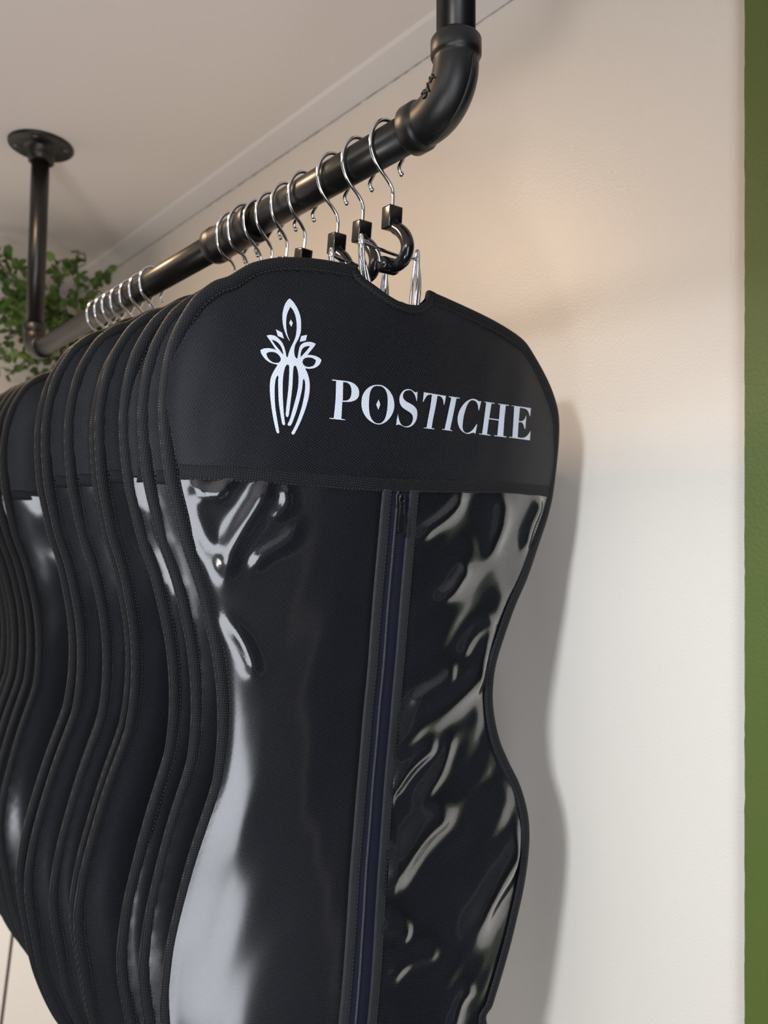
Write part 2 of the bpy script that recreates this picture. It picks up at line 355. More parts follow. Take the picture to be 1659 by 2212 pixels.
PRINT = {
  'emblem': [[-7664,-12649,-7435,-12801,-7216,-13044,-7008,-13377,-6862,-13737,-6789,-14138,-6774,-14608,-6806,-14967,-6905,-15276,-7023,-15529,-7157,-15783,-7226,-16028,-7240,-16296,-7203,-16557,-7115,-16723,-7015,-16785,-6983,-16766,-6932,-16463,-6884,-16102,-6813,-15885,-6690,-15720,-6501,-15591,-6209,-15501,-5913,-15481,-5711,-15528,-5609,-15574,-5732,-15785,-5920,-16034,-6107,-16283,-6232,-16433,-6002,-16398,-5669,-16406,-5397,-16476,-5191,-16571,-5111,-16666,-5176,-16870,-5302,-17048,-5496,-17208,-5759,-17323,-6055,-17388,-6253,-17388,-6350,-17415,-6280,-17511,-6154,-17736,-6041,-18022,-5968,-18375,-5943,-18703,-5958,-19095,-6020,-19523,-6131,-19986,-6304,-20544,-6508,-21104,-6746,-21635,-6956,-22042,-7017,-22137,-7113,-22174,-7203,-22121,-7216,-22032,-7096,-21813,-6918,-21439,-6715,-20881,-6544,-20325,-6422,-19773,-6333,-19194,-6297,-18710,-6320,-18413,-6379,-18210,-6448,-18143,-6491,-18282,-6511,-18554,-6543,-18916,-6649,-19466,-6786,-20048,-6953,-20662,-7154,-21248,-7272,-21497,-7350,-21564,-7446,-21571,-7529,-21518,-7532,-21444,-7384,-21148,-7219,-20507,-7054,-19864,-6933,-19315,-6856,-18859,-6828,-18409,-6854,-17965,-6929,-17617,-7037,-17363,-7138,-17286,-7230,-17385,-7266,-17656,-7276,-18161,-7284,-18696,-7322,-19295,-7376,-19895,-7441,-20586,-7479,-20828,-7538,-20952,-7585,-20965,-7650,-20932,-7697,-20817,-7702,-20639,-7660,-19982,-7597,-19234,-7562,-18578,-7553,-18044,-7554,-17660,-7583,-17369,-7667,-17275,-7776,-17333,-7879,-17522,-7958,-17884,-8002,-18331,-8008,-18774,-7980,-19421,-7930,-20007,-7850,-20742,-7765,-21240,-7729,-21475,-7767,-21567,-7863,-21545,-7946,-21463,-8043,-21055,-8163,-20473,-8247,-19979,-8307,-19306,-8348,-18575,-8347,-18222,-8379,-18123,-8463,-18206,-8546,-18479,-8584,-18894,-8572,-19480,-8526,-20064,-8458,-20559,-8339,-21140,-8223,-21664,-8142,-22073,-8170,-22149,-8249,-22164,-8329,-22117,-8473,-21684,-8623,-21105,-8760,-20439,-8864,-19803,-8925,-19222,-8940,-18727,-8892,-18371,-8782,-18037,-8610,-17695,-8435,-17411,-8467,-17374,-8686,-17357,-8999,-17292,-9282,-17137,-9504,-16933,-9650,-16720,-9703,-16524,-9525,-16415,-9284,-16340,-8978,-16315,-8729,-16341,-8555,-16406,-8637,-16300,-8835,-16035,-9063,-15746,-9289,-15473,-9107,-15411,-8862,-15386,-8612,-15438,-8387,-15582,-8158,-15800,-7988,-16099,-7878,-16437,-7820,-16694,-7743,-16787,-7692,-16707,-7639,-16465,-7512,-16095,-7366,-15782,-7221,-15438,-7139,-15103,-7106,-14774,-7106,-14421,-7155,-14046,-7250,-13708,-7391,-13437,-7591,-13220,-7722,-13489,-7836,-13798,-7884,-14126,-7894,-14477,-7863,-14824,-7810,-15108,-7719,-15360,-7605,-15579,-7629,-15611,-7764,-15424,-7902,-15180,-8007,-14932,-8098,-14653,-8152,-14340,-8173,-13994,-8148,-13700,-8089,-13400,-7977,-13092,-7830,-12836],[-9269,-16701,-9089,-16591,-8814,-16541,-8563,-16582,-8338,-16729,-8205,-16918,-8233,-17126,-8380,-17232,-8596,-17273,-8815,-17241,-9037,-17108,-9199,-16924],[-8911,-15697,-8661,-15750,-8438,-15866,-8241,-16059,-8103,-16348,-8020,-16660,-8225,-16452,-8486,-16193,-8714,-15961],[-6031,-15781,-6261,-15811,-6485,-15916,-6642,-16070,-6728,-16318,-6751,-16663,-6528,-16411,-6279,-16111],[-6583,-16984,-6526,-16798,-6353,-16657,-6092,-16588,-5793,-16602,-5537,-16719,-5577,-16920,-5702,-17112,-5930,-17224,-6160,-17263,-6359,-17236,-6511,-17124],[-7552,-14111,-7398,-14346,-7507,-14626,-7667,-14386],[-8632,-14948,-8172,-15115,-8029,-15519,-8473,-15390],[-6298,-15014,-6377,-15426,-6843,-15587,-6748,-15166]],
  'P': [[-4236,-17949,-3361,-17936,-2969,-17938,-2571,-17986,-2236,-18135,-2004,-18359,-1915,-18646,-1953,-18963,-2141,-19201,-2460,-19358,-2817,-19440,-3298,-19472,-3301,-20091,-3303,-20726,-2962,-20759,-2978,-20801,-4282,-20796,-4275,-20734,-3937,-20735,-3897,-20146,-3867,-19374,-3882,-18608,-3891,-18026,-4215,-18017],[-3320,-18039,-3035,-18038,-2778,-18148,-2641,-18350,-2580,-18623,-2592,-18935,-2704,-19195,-2930,-19342,-3266,-19391]],
  'O': [[-268,-17899,78,-17898,475,-18023,844,-18271,1145,-18641,1296,-19142,1268,-19662,1039,-20136,706,-20521,290,-20782,-130,-20881,-557,-20805,-985,-20604,-1341,-20287,-1588,-19868,-1670,-19405,-1639,-18962,-1441,-18533,-1087,-18180,-683,-17977],[-264,-17978,84,-17993,365,-18147,579,-18444,667,-18916,667,-19558,565,-20147,392,-20516,133,-20747,-135,-20802,-445,-20748,-726,-20518,-917,-20154,-1002,-19655,-1016,-19087,-953,-18544,-784,-18210,-566,-18043],[-166,-18985,10,-19350,-158,-19765,-371,-19403]],
  'S': [[3506,-17984,3481,-18745,3438,-18733,3286,-18354,3082,-18113,2886,-17987,2637,-17981,2353,-18061,2160,-18245,2094,-18480,2169,-18700,2406,-18871,2744,-18985,3085,-19098,3391,-19283,3556,-19548,3581,-19910,3498,-20248,3306,-20530,3027,-20752,2701,-20861,2412,-20868,2120,-20794,1871,-20733,1709,-20731,1611,-20788,1507,-20731,1565,-20694,1600,-20284,1677,-19913,1769,-20269,1945,-20613,2202,-20787,2491,-20813,2776,-20739,3014,-20555,3142,-20279,3146,-20015,3006,-19797,2747,-19657,2408,-19525,2069,-19362,1850,-19123,1769,-18807,1811,-18510,1994,-18198,2267,-17990,2590,-17905,2882,-17922,3140,-18041,3310,-18081,3434,-18041]],
  'T': [[4151,-17973,6530,-18008,6380,-18736,6321,-18725,6241,-18377,6093,-18190,5863,-18096,5618,-18088,5447,-19099,5249,-20027,5145,-20727,5455,-20752,5436,-20797,4302,-20786,4333,-20743,4622,-20736,4728,-20073,4900,-19119,5023,-18075,4763,-18096,4511,-18207,4312,-18444,4151,-18726,4095,-18716]],
  'I': [[6827,-18001,8037,-17990,8032,-18059,7682,-18073,7125,-20701,7391,-20725,7390,-20779,6234,-20751,6255,-20704,6524,-20701,7106,-18081,6852,-18063]],
  'C': [[10522,-18005,10325,-18808,10261,-18791,10166,-18399,9958,-18131,9640,-18030,9338,-18084,9080,-18288,8840,-18709,8645,-19300,8544,-19926,8548,-20366,8692,-20664,9005,-20794,9365,-20721,9715,-20492,9998,-20156,10169,-19963,10204,-20004,10050,-20801,9920,-20721,9674,-20741,9254,-20863,8886,-20825,8451,-20661,8096,-20316,7933,-19892,7941,-19453,8140,-18953,8521,-18477,8976,-18122,9509,-17925,9942,-17941,10263,-18055]],
  'H': [[10901,-18011,12142,-18004,12115,-18066,11759,-18080,11576,-19343,12785,-19347,12850,-18045,12573,-18055,12568,-18001,13941,-17994,13914,-18066,13541,-18067,13429,-19451,13408,-20723,13814,-20738,13787,-20810,12319,-20806,12280,-20741,12675,-20733,12760,-19441,11551,-19427,11403,-20718,11857,-20751,11830,-20812,10475,-20790,10483,-20735,10830,-20740,10960,-19624,11116,-18069,10893,-18065]],
  'E': [[14262,-17994,16934,-17959,16860,-18694,16783,-18653,16569,-18318,16225,-18115,15794,-18087,15366,-18059,15282,-19263,15688,-19227,16030,-19078,16312,-18650,16251,-19887,16137,-19826,15964,-19509,15699,-19344,15277,-19357,15275,-20697,15898,-20697,16388,-20565,16792,-20248,17021,-19967,16995,-20830,14147,-20792,14155,-20735,14567,-20727,14595,-18020,14253,-18041]],
}

def pairs(l, k): return [Vector((l[i] * k, l[i + 1] * k)) for i in range(0, len(l), 2)]
P_L = pairs(OUT_L, 1e-4); P_R = pairs(OUT_R, 1e-4); P_N = pairs(NECK, 1e-4)
BOT = [Vector(p) for p in ((-0.143, -0.690), (-0.131, -0.745), (-0.106, -0.805), (-0.070, -0.850), (-0.020, -0.872), (0.040, -0.874), (0.092, -0.858), (0.130, -0.825), (0.155, -0.790))]
EDGE = resample(catmull([P_N[0]] + P_L + BOT + list(reversed(P_R)), 5), 0.0035)     # bound edge: neck, left side, foot, right side, neck
NECKC = resample(catmull(P_N, 5), 0.0035)
EDGE_A = np.array([(p.x, p.y) for p in EDGE])
HIP = 0.55
def bend(s, z):
    """how the cloth bows out of its plane"""
    q = s - 0.02
    t = min(1.0, max(0.0, (-z - 0.36) / 0.22)); t = t * t * (3 - 2 * t)
    u = min(1.0, max(0.0, (-z - 0.29) / 0.13)); u = u * u * (3 - 2 * u)
    y = (0.50 + HIP * t) * q * q if q < 0 else (0.22 - 0.62 * u) * q * q
    d = max(0.0, -z - 0.30)
    return y - 0.16 * d * d
def edge_dist(pts):
    A = np.asarray(pts, float); out = np.full(len(A), 9.0)
    for i in range(0, len(EDGE_A), 64):
        blk = EDGE_A[i:i + 64]
        out = np.minimum(out, np.sqrt(((A[:, None, :] - blk[None]) ** 2).sum(-1)).min(1))
    return out
def inside(poly, pts):
    A = np.asarray(pts, float); P = np.array([(p[0], p[1]) for p in poly]); c = np.zeros(len(A), bool)
    j = len(P) - 1
    for i in range(len(P)):
        xi, yi, xj, yj = *P[i], *P[j]
        with np.errstate(divide='ignore', invalid='ignore'):
            t = ((yi > A[:, 1]) != (yj > A[:, 1])) & (A[:, 0] < (xj - xi) * (A[:, 1] - yi) / (yj - yi + 1e-15) + xi)
        c ^= t; j = i
    return c
def fill(polys, step):
    """triangulate the even-odd area of polys with interior points every step"""
    V, Ed = [], []
    for P in polys:
        b0 = len(V); n = len(P)
        V += [Vector((p[0], p[1])) for p in P]; Ed += [(b0 + i, b0 + (i + 1) % n) for i in range(n)]
    bnd = np.array([(v.x, v.y) for v in V])
    lo, hi = bnd.min(0), bnd.max(0)
    gx = np.arange(lo[0], hi[0], step); gy = np.arange(lo[1], hi[1], step * 0.87)
    G = np.array([(x + (step / 2 if j % 2 else 0), y) for j, y in enumerate(gy) for x in gx])
    if len(G):
        ok = np.zeros(len(G), bool)
        for P in polys: ok ^= inside(P, G)
        G = G[ok]
        if len(G):
            d = np.full(len(G), 9.0)
            for i in range(0, len(bnd), 64):
                d = np.minimum(d, np.sqrt(((G[:, None] - bnd[None, i:i + 64]) ** 2).sum(-1)).min(1))
            G = G[d > step * 0.45]
    r = delaunay_2d_cdt(V + [Vector(g) for g in G], Ed, [], 1, 1e-7)
    v, f = r[0], r[2]
    cen = np.array([np.mean([(v[i].x, v[i].y) for i in t], 0) for t in f])
    ok = np.zeros(len(f), bool)
    for P in polys: ok ^= inside(P, cen)
    return [(p.x, p.y) for p in v], [tuple(t) for t, k_ in zip(f, ok) if k_]
def half_thick(d, P):
    P = np.asarray(P, float); s, z = P[:, 0], P[:, 1]
    return (0.0012 + 0.0050 * (1 - np.exp(-np.maximum(0, d - 0.010) / 0.035))
            + 0.0035 * np.exp(-((s - 0.012) / 0.055) ** 2 - ((z + 0.118) / 0.030) ** 2) * np.minimum(1, d / 0.02))
def surf_mesh(name, tri, side, seed, lift=0.0, extra=None, wr=1.0):
    """lift a flat triangulation on to the bag: side -1 front, +1 back"""
    P, F = tri
    d = edge_dist(P); g = half_thick(d, P)
    V = []
    for i, (s, z) in enumerate(P):
        n1 = noise.noise(Vector((s * 9 + seed * 3.1, z * 9, seed * 1.7)))
        n2 = noise.noise(Vector((s * 30 + seed, z * 22 - s * 14, seed * 2.3)))
        wob = wr * (0.0022 * n1 + 0.0007 * n2) * min(1, d[i] / 0.03)
        y = bend(s, z) + side * (g[i] + lift) + wob
        if extra: y += extra(s, z) * min(1.0, max(0.0, (d[i] - 0.008) / 0.012))
        V.append((s, y, z))
    me = bpy.data.meshes.new(name)
    me.from_pydata(V, [], [t if side < 0 else tuple(reversed(t)) for t in F]); me.update()
    return me
def ribbon(name, pts, w_in, seed, lift, thick=0.0009, side=-1):
    """flat tape with thickness: pts centre line, half width w_in (list or scalar)"""
    n = len(pts)
    if not hasattr(w_in, '__len__'): w_in = [w_in] * n
    bm = bmesh.new(); rows = []
    flat = []
    for i in range(n):
        t = (pts[min(i + 1, n - 1)] - pts[max(i - 1, 0)]).normalized(); nn = Vector((-t.y, t.x))
        flat.append([pts[i] + nn * w_in[i] * k_ for k_ in (-1, -0.85, -0.3, 0.3, 0.85, 1)])
    allp = [(p.x, p.y) for r in flat for p in r]; d = edge_dist(allp); g = half_thick(d, allp)
    idx = 0
    for r in flat:
        row = []
        for j, p in enumerate(r):
            n1 = noise.noise(Vector((p.x * 9 + seed * 3.1, p.y * 9, seed * 1.7)))
            n2 = noise.noise(Vector((p.x * 30 + seed, p.y * 22 - p.x * 14, seed * 2.3)))
            wob = (0.0022 * n1 + 0.0007 * n2) * min(1, d[idx] / 0.03)
            up = (0.0, thick, thick, thick, thick, 0.0)[j]
            row.append(bm.verts.new((p.x, bend(p.x, p.y) + side * (g[idx] + lift + up) + wob, p.y))); idx += 1
        rows.append(row)
    for a_, b_ in zip(rows, rows[1:]):
        for j in range(5): bm.faces.new((a_[j], b_[j], b_[j + 1], a_[j + 1]))
    bmesh.ops.recalc_face_normals(bm, faces=bm.faces)
    me = bpy.data.meshes.new(name); bm.to_mesh(me); bm.free(); return me
def inward(P, i):
    t = (P[min(i + 1, len(P) - 1)] - P[max(i - 1, 0)]).normalized()
    return Vector((-t.y, t.x))
def binding_mesh(name, seed, width=0.0098):
    prof = [(1.0, -1.3), (0.93, -2.2), (0.55, -2.7), (0.15, -2.6), (0.0, -1.5), (-0.03, 0.0), (0.0, 1.5), (0.15, 2.6), (0.55, 2.7), (0.93, 2.2), (1.0, 1.3)]
    bm = bmesh.new(); rows = []
    P = EDGE
    # smooth inward normals so the tape does not fold in the tight bends
    N = [inward(P, i) for i in range(len(P))]
    for _ in range(6):
        N = [(N[max(i - 1, 0)] + N[i] * 2 + N[min(i + 1, len(P) - 1)]).normalized() for i in range(len(P))]
    for i, p in enumerate(P):
        row = []
        ww = width * (1 + 0.10 * noise.noise(Vector((i * 0.07, seed, 0))))
        for d_, y_ in prof:
            q = p + N[i] * (d_ * ww)
            yw = 0.0016 * noise.noise(Vector((i * 0.045, seed * 2.0, 5.0)))
            row.append(bm.verts.new((q.x, bend(p.x, p.y) + yw + y_ * 1e-3, q.y)))
        rows.append(row)
    for a_, b_ in zip(rows, rows[1:]):
        for j in range(len(prof) - 1): bm.faces.new((a_[j], a_[j + 1], b_[j + 1], b_[j]))
    bm.faces.new(rows[0]); bm.faces.new(rows[-1])
    bmesh.ops.recalc_face_normals(bm, faces=bm.faces)
    me = bpy.data.meshes.new(name); bm.to_mesh(me); bm.free(); return me, N
def stitch_mesh(name, lines, pitch=0.0031, r=0.00028):
    """lines: lists of 3D points; dashes lying on them"""
    V, F = [], []
    for P in lines:
        Q = resample(P, pitch)
        for a_, b_ in zip(Q, Q[1:]):
            t = (b_ - a_).normalized(); m0 = a_.lerp(b_, 0.14); m1 = a_.lerp(b_, 0.80)
            u = Vector((0, -1, 0)); s_ = t.cross(u)
            if s_.length < 1e-6: continue
            s_.normalize(); b0 = len(V); mid = (m0 + m1) / 2
            V += [m0, mid + s_ * r + u * 0.0002, mid - s_ * r + u * 0.0002, m1, mid + u * 0.00055]
            F += [(b0, b0 + 1, b0 + 4), (b0, b0 + 4, b0 + 2), (b0 + 1, b0 + 3, b0 + 4), (b0 + 4, b0 + 3, b0 + 2)]
    me = bpy.data.meshes.new(name); me.from_pydata([tuple(v) for v in V], [], F); me.update(); return me

SEAM = -0.2530            # centre of the band under the header
def zip_x(z):
    d = -z - 0.26
    return 0.0236 - 0.0345 * d - 0.0966 * d * d
ZW = 0.0178
def split(P, cond):  # helper: contiguous run of EDGE where cond holds
    return [p for p in P if cond(p)]
nb = min(range(len(EDGE)), key=lambda i: EDGE[i].y)
LEFT, RIGHT = EDGE[:nb + 1], list(reversed(EDGE[nb:]))      # both run from neck down to the foot
def side_at(run, z):
    for a_, b_ in zip(run, run[1:]):
        if (a_.y - z) * (b_.y - z) <= 0 and a_.y != b_.y and a_.y < -0.14: return a_.lerp(b_, (a_.y - z) / (a_.y - b_.y))
INS = 0.004                # panels run a little under the binding
def inset(P, run_is_left):
    out = []
    for i in range(len(P)):
        n = inward(P, i) if run_is_left else -inward(P, i)
        out.append(P[i] + n * INS)
    return out
LI, RI = inset(LEFT, True), inset(RIGHT, False)

# folds in the clear film: x0, z0, x1, z1 (mm), height (mm), half width (mm)
FOLDS = [(47,-296,88,-262,2.4,5),(68,-346,98,-324,2.0,5),(31,-458,141,-401,4.4,11),(45,-433,84,-407,2.2,5),(27,-499,65,-467,2.6,6),(21,-569,80,-525,4.6,11),
         (109,-633,184,-554,4.6,12),(153,-677,181,-588,2.4,5),(23,-643,71,-641,1.6,6),(175,-305,188,-264,2.6,6),(128,-312,139,-263,2.2,8),(94,-392,127,-366,2.4,6),
         (-92,-260,-117,-319,3.0,6),(-81,-282,-73,-262,2.0,4),(-95,-316,-66,-289,1.8,4),(-116,-352,-92,-390,1.6,4),(85,-707,108,-685,2.0,6),(-150,-265,-130,-309,2.4,7),
         (59,-513,86,-471,1.6,5),(19,-602,42,-620,2.0,6),(-140,-262,-118,-268,1.6,4),(-128,-266,-112,-258,1.6,3),(105,-300,80,-345,1.2,10),(150,-345,120,-395,1.6,10)]
def folds(s, z):
    h = 0.0
    for x0, z0, x1, z1, a_, w_ in FOLDS:
        x0, z0, x1, z1 = x0 * 1e-3, z0 * 1e-3, x1 * 1e-3, z1 * 1e-3
        dx, dz = x1 - x0, z1 - z0; L2 = dx * dx + dz * dz
        t = ((s - x0) * dx + (z - z0) * dz) / L2
        if t < -0.4 or t > 1.4: continue
        pd = ((s - x0) * -dz + (z - z0) * dx) / math.sqrt(L2) * 1e3
        pd += 2.0 * math.sin(5 * t + x0 * 90)
        if abs(pd) > 4.5 * w_: continue
        end = 1.0 if 0.15 < t < 0.85 else math.exp(-((min(abs(t - 0.15), abs(t - 0.85))) / 0.22) ** 2)
        h -= 1.7 * a_ * 1e-3 * end * math.exp(-(pd / (1.35 * w_)) ** 2)
    if s > 0.03:                       # loose film right of the zip: slack running down to the left
        a_, c_ = (s * 0.77 + z * 0.64), (-s * 0.64 + z * 0.77)
        h += 0.0021 * noise.noise(Vector((a_ * 12, c_ * 34, 3.3))) + 0.0010 * noise.noise(Vector((a_ * 26, c_ * 60, 8.1)))
    return h

def smooth_poly(P, n=3):
    """round the gentle bends of a traced outline, keep its corners"""
    m = len(P); out = []
    cor = []
    for i in range(m):
        a_ = (P[i] - P[i - 1]); b_ = (P[(i + 1) % m] - P[i])
        ang = abs(a_.angle_signed(b_)) if a_.length > 1e-9 and b_.length > 1e-9 else 0
        cor.append(ang > math.radians(42))
    for i in range(m):
        p1, p2 = P[i], P[(i + 1) % m]
        t1 = Vector((0, 0)) if cor[i] else (p2 - P[i - 1]) * 0.5
        t2 = Vector((0, 0)) if cor[(i + 1) % m] else (P[(i + 2) % m] - p1) * 0.5
        L_ = (p2 - p1).length
        if cor[i]: t1 = (p2 - p1) if not cor[(i + 1) % m] else (p2 - p1)
        if cor[(i + 1) % m]: t2 = (p2 - p1)
        for t_ in (t1, t2):
            if t_.length > 1.6 * L_: t_ *= 1.6 * L_ / t_.length
        for k_ in range(n):
            t = k_ / n
            out.append(p1 * (2 * t**3 - 3 * t**2 + 1) + t1 * (t**3 - 2 * t**2 + t) + p2 * (-2 * t**3 + 3 * t**2) + t2 * (t**3 - t**2))
    return out

def zstrip(f0, f1, z0, z1, n=90):
    """outline of a vertical strip beside the zip, f0..f1 of the zip's half width"""
    pts = [Vector((zip_x(z) + ZW * (f0 + f1) / 2, z)) for z in [z0 + (z1 - z0) * i / n for i in range(n + 1)]]
    return pts, ZW * abs(f1 - f0) / 2

FOOT = -0.862
def make_bag(seed, fine, printed):
    step = 0.0042 if fine else 0.009
    root = empty('garment_bag')
    # back panel
    full = [*NECKC[::-1]][1:-1]
    poly_full = LI + list(reversed(RI))[1:] + full
    obj('back_panel', surf_mesh('back_panel', fill([poly_full], step), 1, seed), M_BACK, root)
    # header (front, opaque)
    sl, sr = side_at(LI, SEAM), side_at(RI, SEAM)
    top_l = [p for p in LI if p.y > SEAM]; top_r = [p for p in RI if p.y > SEAM]
    bot = [sl.lerp(sr, i / 60) for i in range(61)]
    poly_h = top_l + bot + list(reversed(top_r)) + full
    obj('header_panel', surf_mesh('header_panel', fill([poly_h], step), -1, seed), M_FAB, root)
    # two clear windows either side of the zip
    vs_ = 0.0030 if fine else 0.0075
    zz = [SEAM - 0.60 * i / 110 for i in range(111)]
    zz = [z for z in zz if z > FOOT]
    low_l = [p for p in LI if p.y < SEAM - 0.002 and p.y > FOOT]; low_r = [p for p in RI if p.y < SEAM - 0.002 and p.y > FOOT]
    zl = [Vector((zip_x(z) - ZW * 0.9, z)) for z in zz if z < SEAM - 0.001]; zr = [Vector((zip_x(z) + ZW * 0.9, z)) for z in zz if z < SEAM - 0.001]
    ex = folds if fine else (lambda s, z: folds(s + 0.02 * math.sin(seed), z + 0.05 * math.sin(seed * 2.1)) * 0.9)
    for run, zed in ((low_l, zl), (low_r, zr)):
        ed = side_at(LI if run is low_l else RI, SEAM - 0.001)
        topn = int(abs(ed.x - zed[0].x) / 0.004)
        top = [zed[0].lerp(ed, i / topn) for i in range(1, topn + 1)]
        zend = [p for p in zed if p.y > run[-1].y + 0.001]
        bn = int(abs(run[-1].x - zend[-1].x) / 0.005)
        bt = [run[-1].lerp(zend[-1], i / bn) for i in range(1, bn)]
        poly = top + run + bt + list(reversed(zend))
        obj('clear_window', surf_mesh('clear_window', fill([poly], vs_), -1, seed, 0.0, ex), M_VINYL, root)
    # bindings
    bme, N = binding_mesh('edge_binding', seed)
    obj('edge_binding', bme, M_BIND, root)
    n = len(NECKC)
    hem_c = [NECKC[i] + (-inward(NECKC, i) if inward(NECKC, i).y > 0 else inward(NECKC, i)) * 0.0032 for i in range(n)]
    obj('neck_hem', ribbon('neck_hem', hem_c, 0.0034, seed, 0.0004), M_BIND, root)
    a_, b_ = side_at(LEFT, SEAM) + Vector((0.009, 0)), side_at(RIGHT, SEAM) - Vector((0.009, 0))
    band = [a_.lerp(b_, i / 70) + Vector((0, -0.0004 + 0.0012 * math.sin(i * 0.12 + seed))) for i in range(71)]
    obj('header_band', ribbon('header_band', band, 0.0052, seed, 0.0003), M_BIND, root)
    # zip
    z0 = SEAM - 0.0045
    pts, hw = zstrip(-0.56, 0.52, z0, FOOT); tape = obj('zip_tape', ribbon('zip_tape', pts, hw, seed, -0.0004, 0.0003), M_TAPE, root)
    for f0, f1 in ((-1.0, -0.50), (0.47, 1.0)):
        pts, hw = zstrip(f0, f1, z0, FOOT); obj('zip_strip', ribbon('zip_strip', pts, hw, seed, 0.0004), M_ZIPSTRIP, root)
    def on_front(s, z, lift):
        d = float(edge_dist([(s, z)])[0]); g = float(half_thick(np.array([d]), [(s, z)])[0])
        n1 = noise.noise(Vector((s * 9 + seed * 3.1, z * 9, seed * 1.7))); n2 = noise.noise(Vector((s * 30 + seed, z * 22 - s * 14, seed * 2.3)))
        return Vector((s, bend(s, z) - g - lift + (0.0022 * n1 + 0.0007 * n2) * min(1, d / 0.03), z))
    lines = []
    if fine:
        bm = bmesh.new(); zc = z0 - 0.002; i = 0
        while zc > FOOT + 0.01:
            c_ = on_front(zip_x(zc) - 0.0030, zc, 0.0006)
            tube(bm, [c_ + Vector((-0.0012, 0, -0.0004)), c_ + Vector((0, -0.0005, 0)), c_ + Vector((0.0012, 0, 0.0004))], [0.0004, 0.0006, 0.0004], 5)
            zc -= 0.00125
        co_ = obj('zip_teeth', bm, M_COIL, tape); co_['kind'] = 'stuff'
        c_ = on_front(zip_x(z0 - 0.008) - 0.0012, z0 - 0.008, 0.0012)
        bm = bmesh.new(); box(bm, c_ + Vector((-0.0042, -0.0012, -0.0055)), c_ + Vector((0.0042, 0.0006, 0.0045)), 0.0007)
        sl_ = obj('zip_slider', bm, M_METAL_BLK, root)
        loop = [c_ + Vector((0.0024 * math.cos(t) , -0.0028 - 0.0006 * math.sin(t), 0.0005 + 0.0042 * math.sin(t))) for t in [k_ * math.pi / 8 for k_ in range(17)]]
        obj('slider_bridge', new_tube(loop, 0.0006, 6), M_METAL_BLK, sl_)
        # pull tab: tapered plate with a slot
        out_ = [(-0.0024, -0.003), (-0.0016, -0.001), (0.0016, -0.001), (0.0024, -0.003), (0.0036, -0.022), (0.0034, -0.0245), (0.0018, -0.0265), (-0.0018, -0.0265), (-0.0034, -0.0245), (-0.0036, -0.022)]
        slot = [(-0.0014, -0.0035), (0.0014, -0.0035), (0.0016, -0.0105), (-0.0016, -0.0105)]
        P_, F_ = fill([[Vector(p) for p in out_], [Vector(p) for p in slot]], 0.01)
        me = bpy.data.meshes.new('pull_tab'); me.from_pydata([(c_.x + p[0] - 0.0002 + p[1] * -0.03, c_.y - 0.0034, c_.z + p[1]) for p in P_], [], F_); me.update()
        pt = obj('pull_tab', me, M_METAL_BLK, sl_, False)
        so = pt.modifiers.new('thick', 'SOLIDIFY'); so.thickness = 0.0011; so.offset = 0
        bv = pt.modifiers.new('bevel', 'BEVEL'); bv.width = 0.0003; bv.segments = 2
        for f_ in (-0.93, -0.57, 0.53, 0.93):
            lines.append([on_front(zip_x(z) + ZW * f_, z, 0.0014) for z in [z0 - (z0 - FOOT) * i / 120 for i in range(121)]])
        for off in (-0.0040,):
            lines.append([on_front(p.x, p.y + off, 0.0014) for p in band])
        lines.append([on_front((hem_c[i]).x, hem_c[i].y - 0.0018, 0.0015) for i in range(n)])
    sb = []
    for i, p in enumerate(EDGE):
        q = p + N[i] * 0.0080
        yw = 0.0016 * noise.noise(Vector((i * 0.045, seed * 2.0, 5.0)))
        sb.append(Vector((q.x, bend(p.x, p.y) + yw - 0.00245, q.y)))
    lines.append(sb)
    if fine:
        lines.append([Vector((p.x + N[i].x * 0.0014, bend(p.x, p.y) + 0.0016 * noise.noise(Vector((i * 0.045, seed * 2.0, 5.0))) - 0.0026, p.y + N[i].y * 0.0014)) for i, p in enumerate(EDGE)][:1] and sb[:2])
    st = obj('stitching', stitch_mesh('stitching', lines), M_THREAD, root); st['kind'] = 'stuff'
    if printed:
        for nm, polys in PRINT.items():
            Q = [smooth_poly(pairs(p, 1e-5)) for p in polys]
            me = surf_mesh('print', fill(Q, 0.0035), -1, seed, 0.00035)
            o = obj('emblem' if nm == 'emblem' else 'letter', me, M_PRINT, root)
            o['label'] = 'white printed flower and comb emblem' if nm == 'emblem' else 'white printed serif capital letter ' + nm
    return root

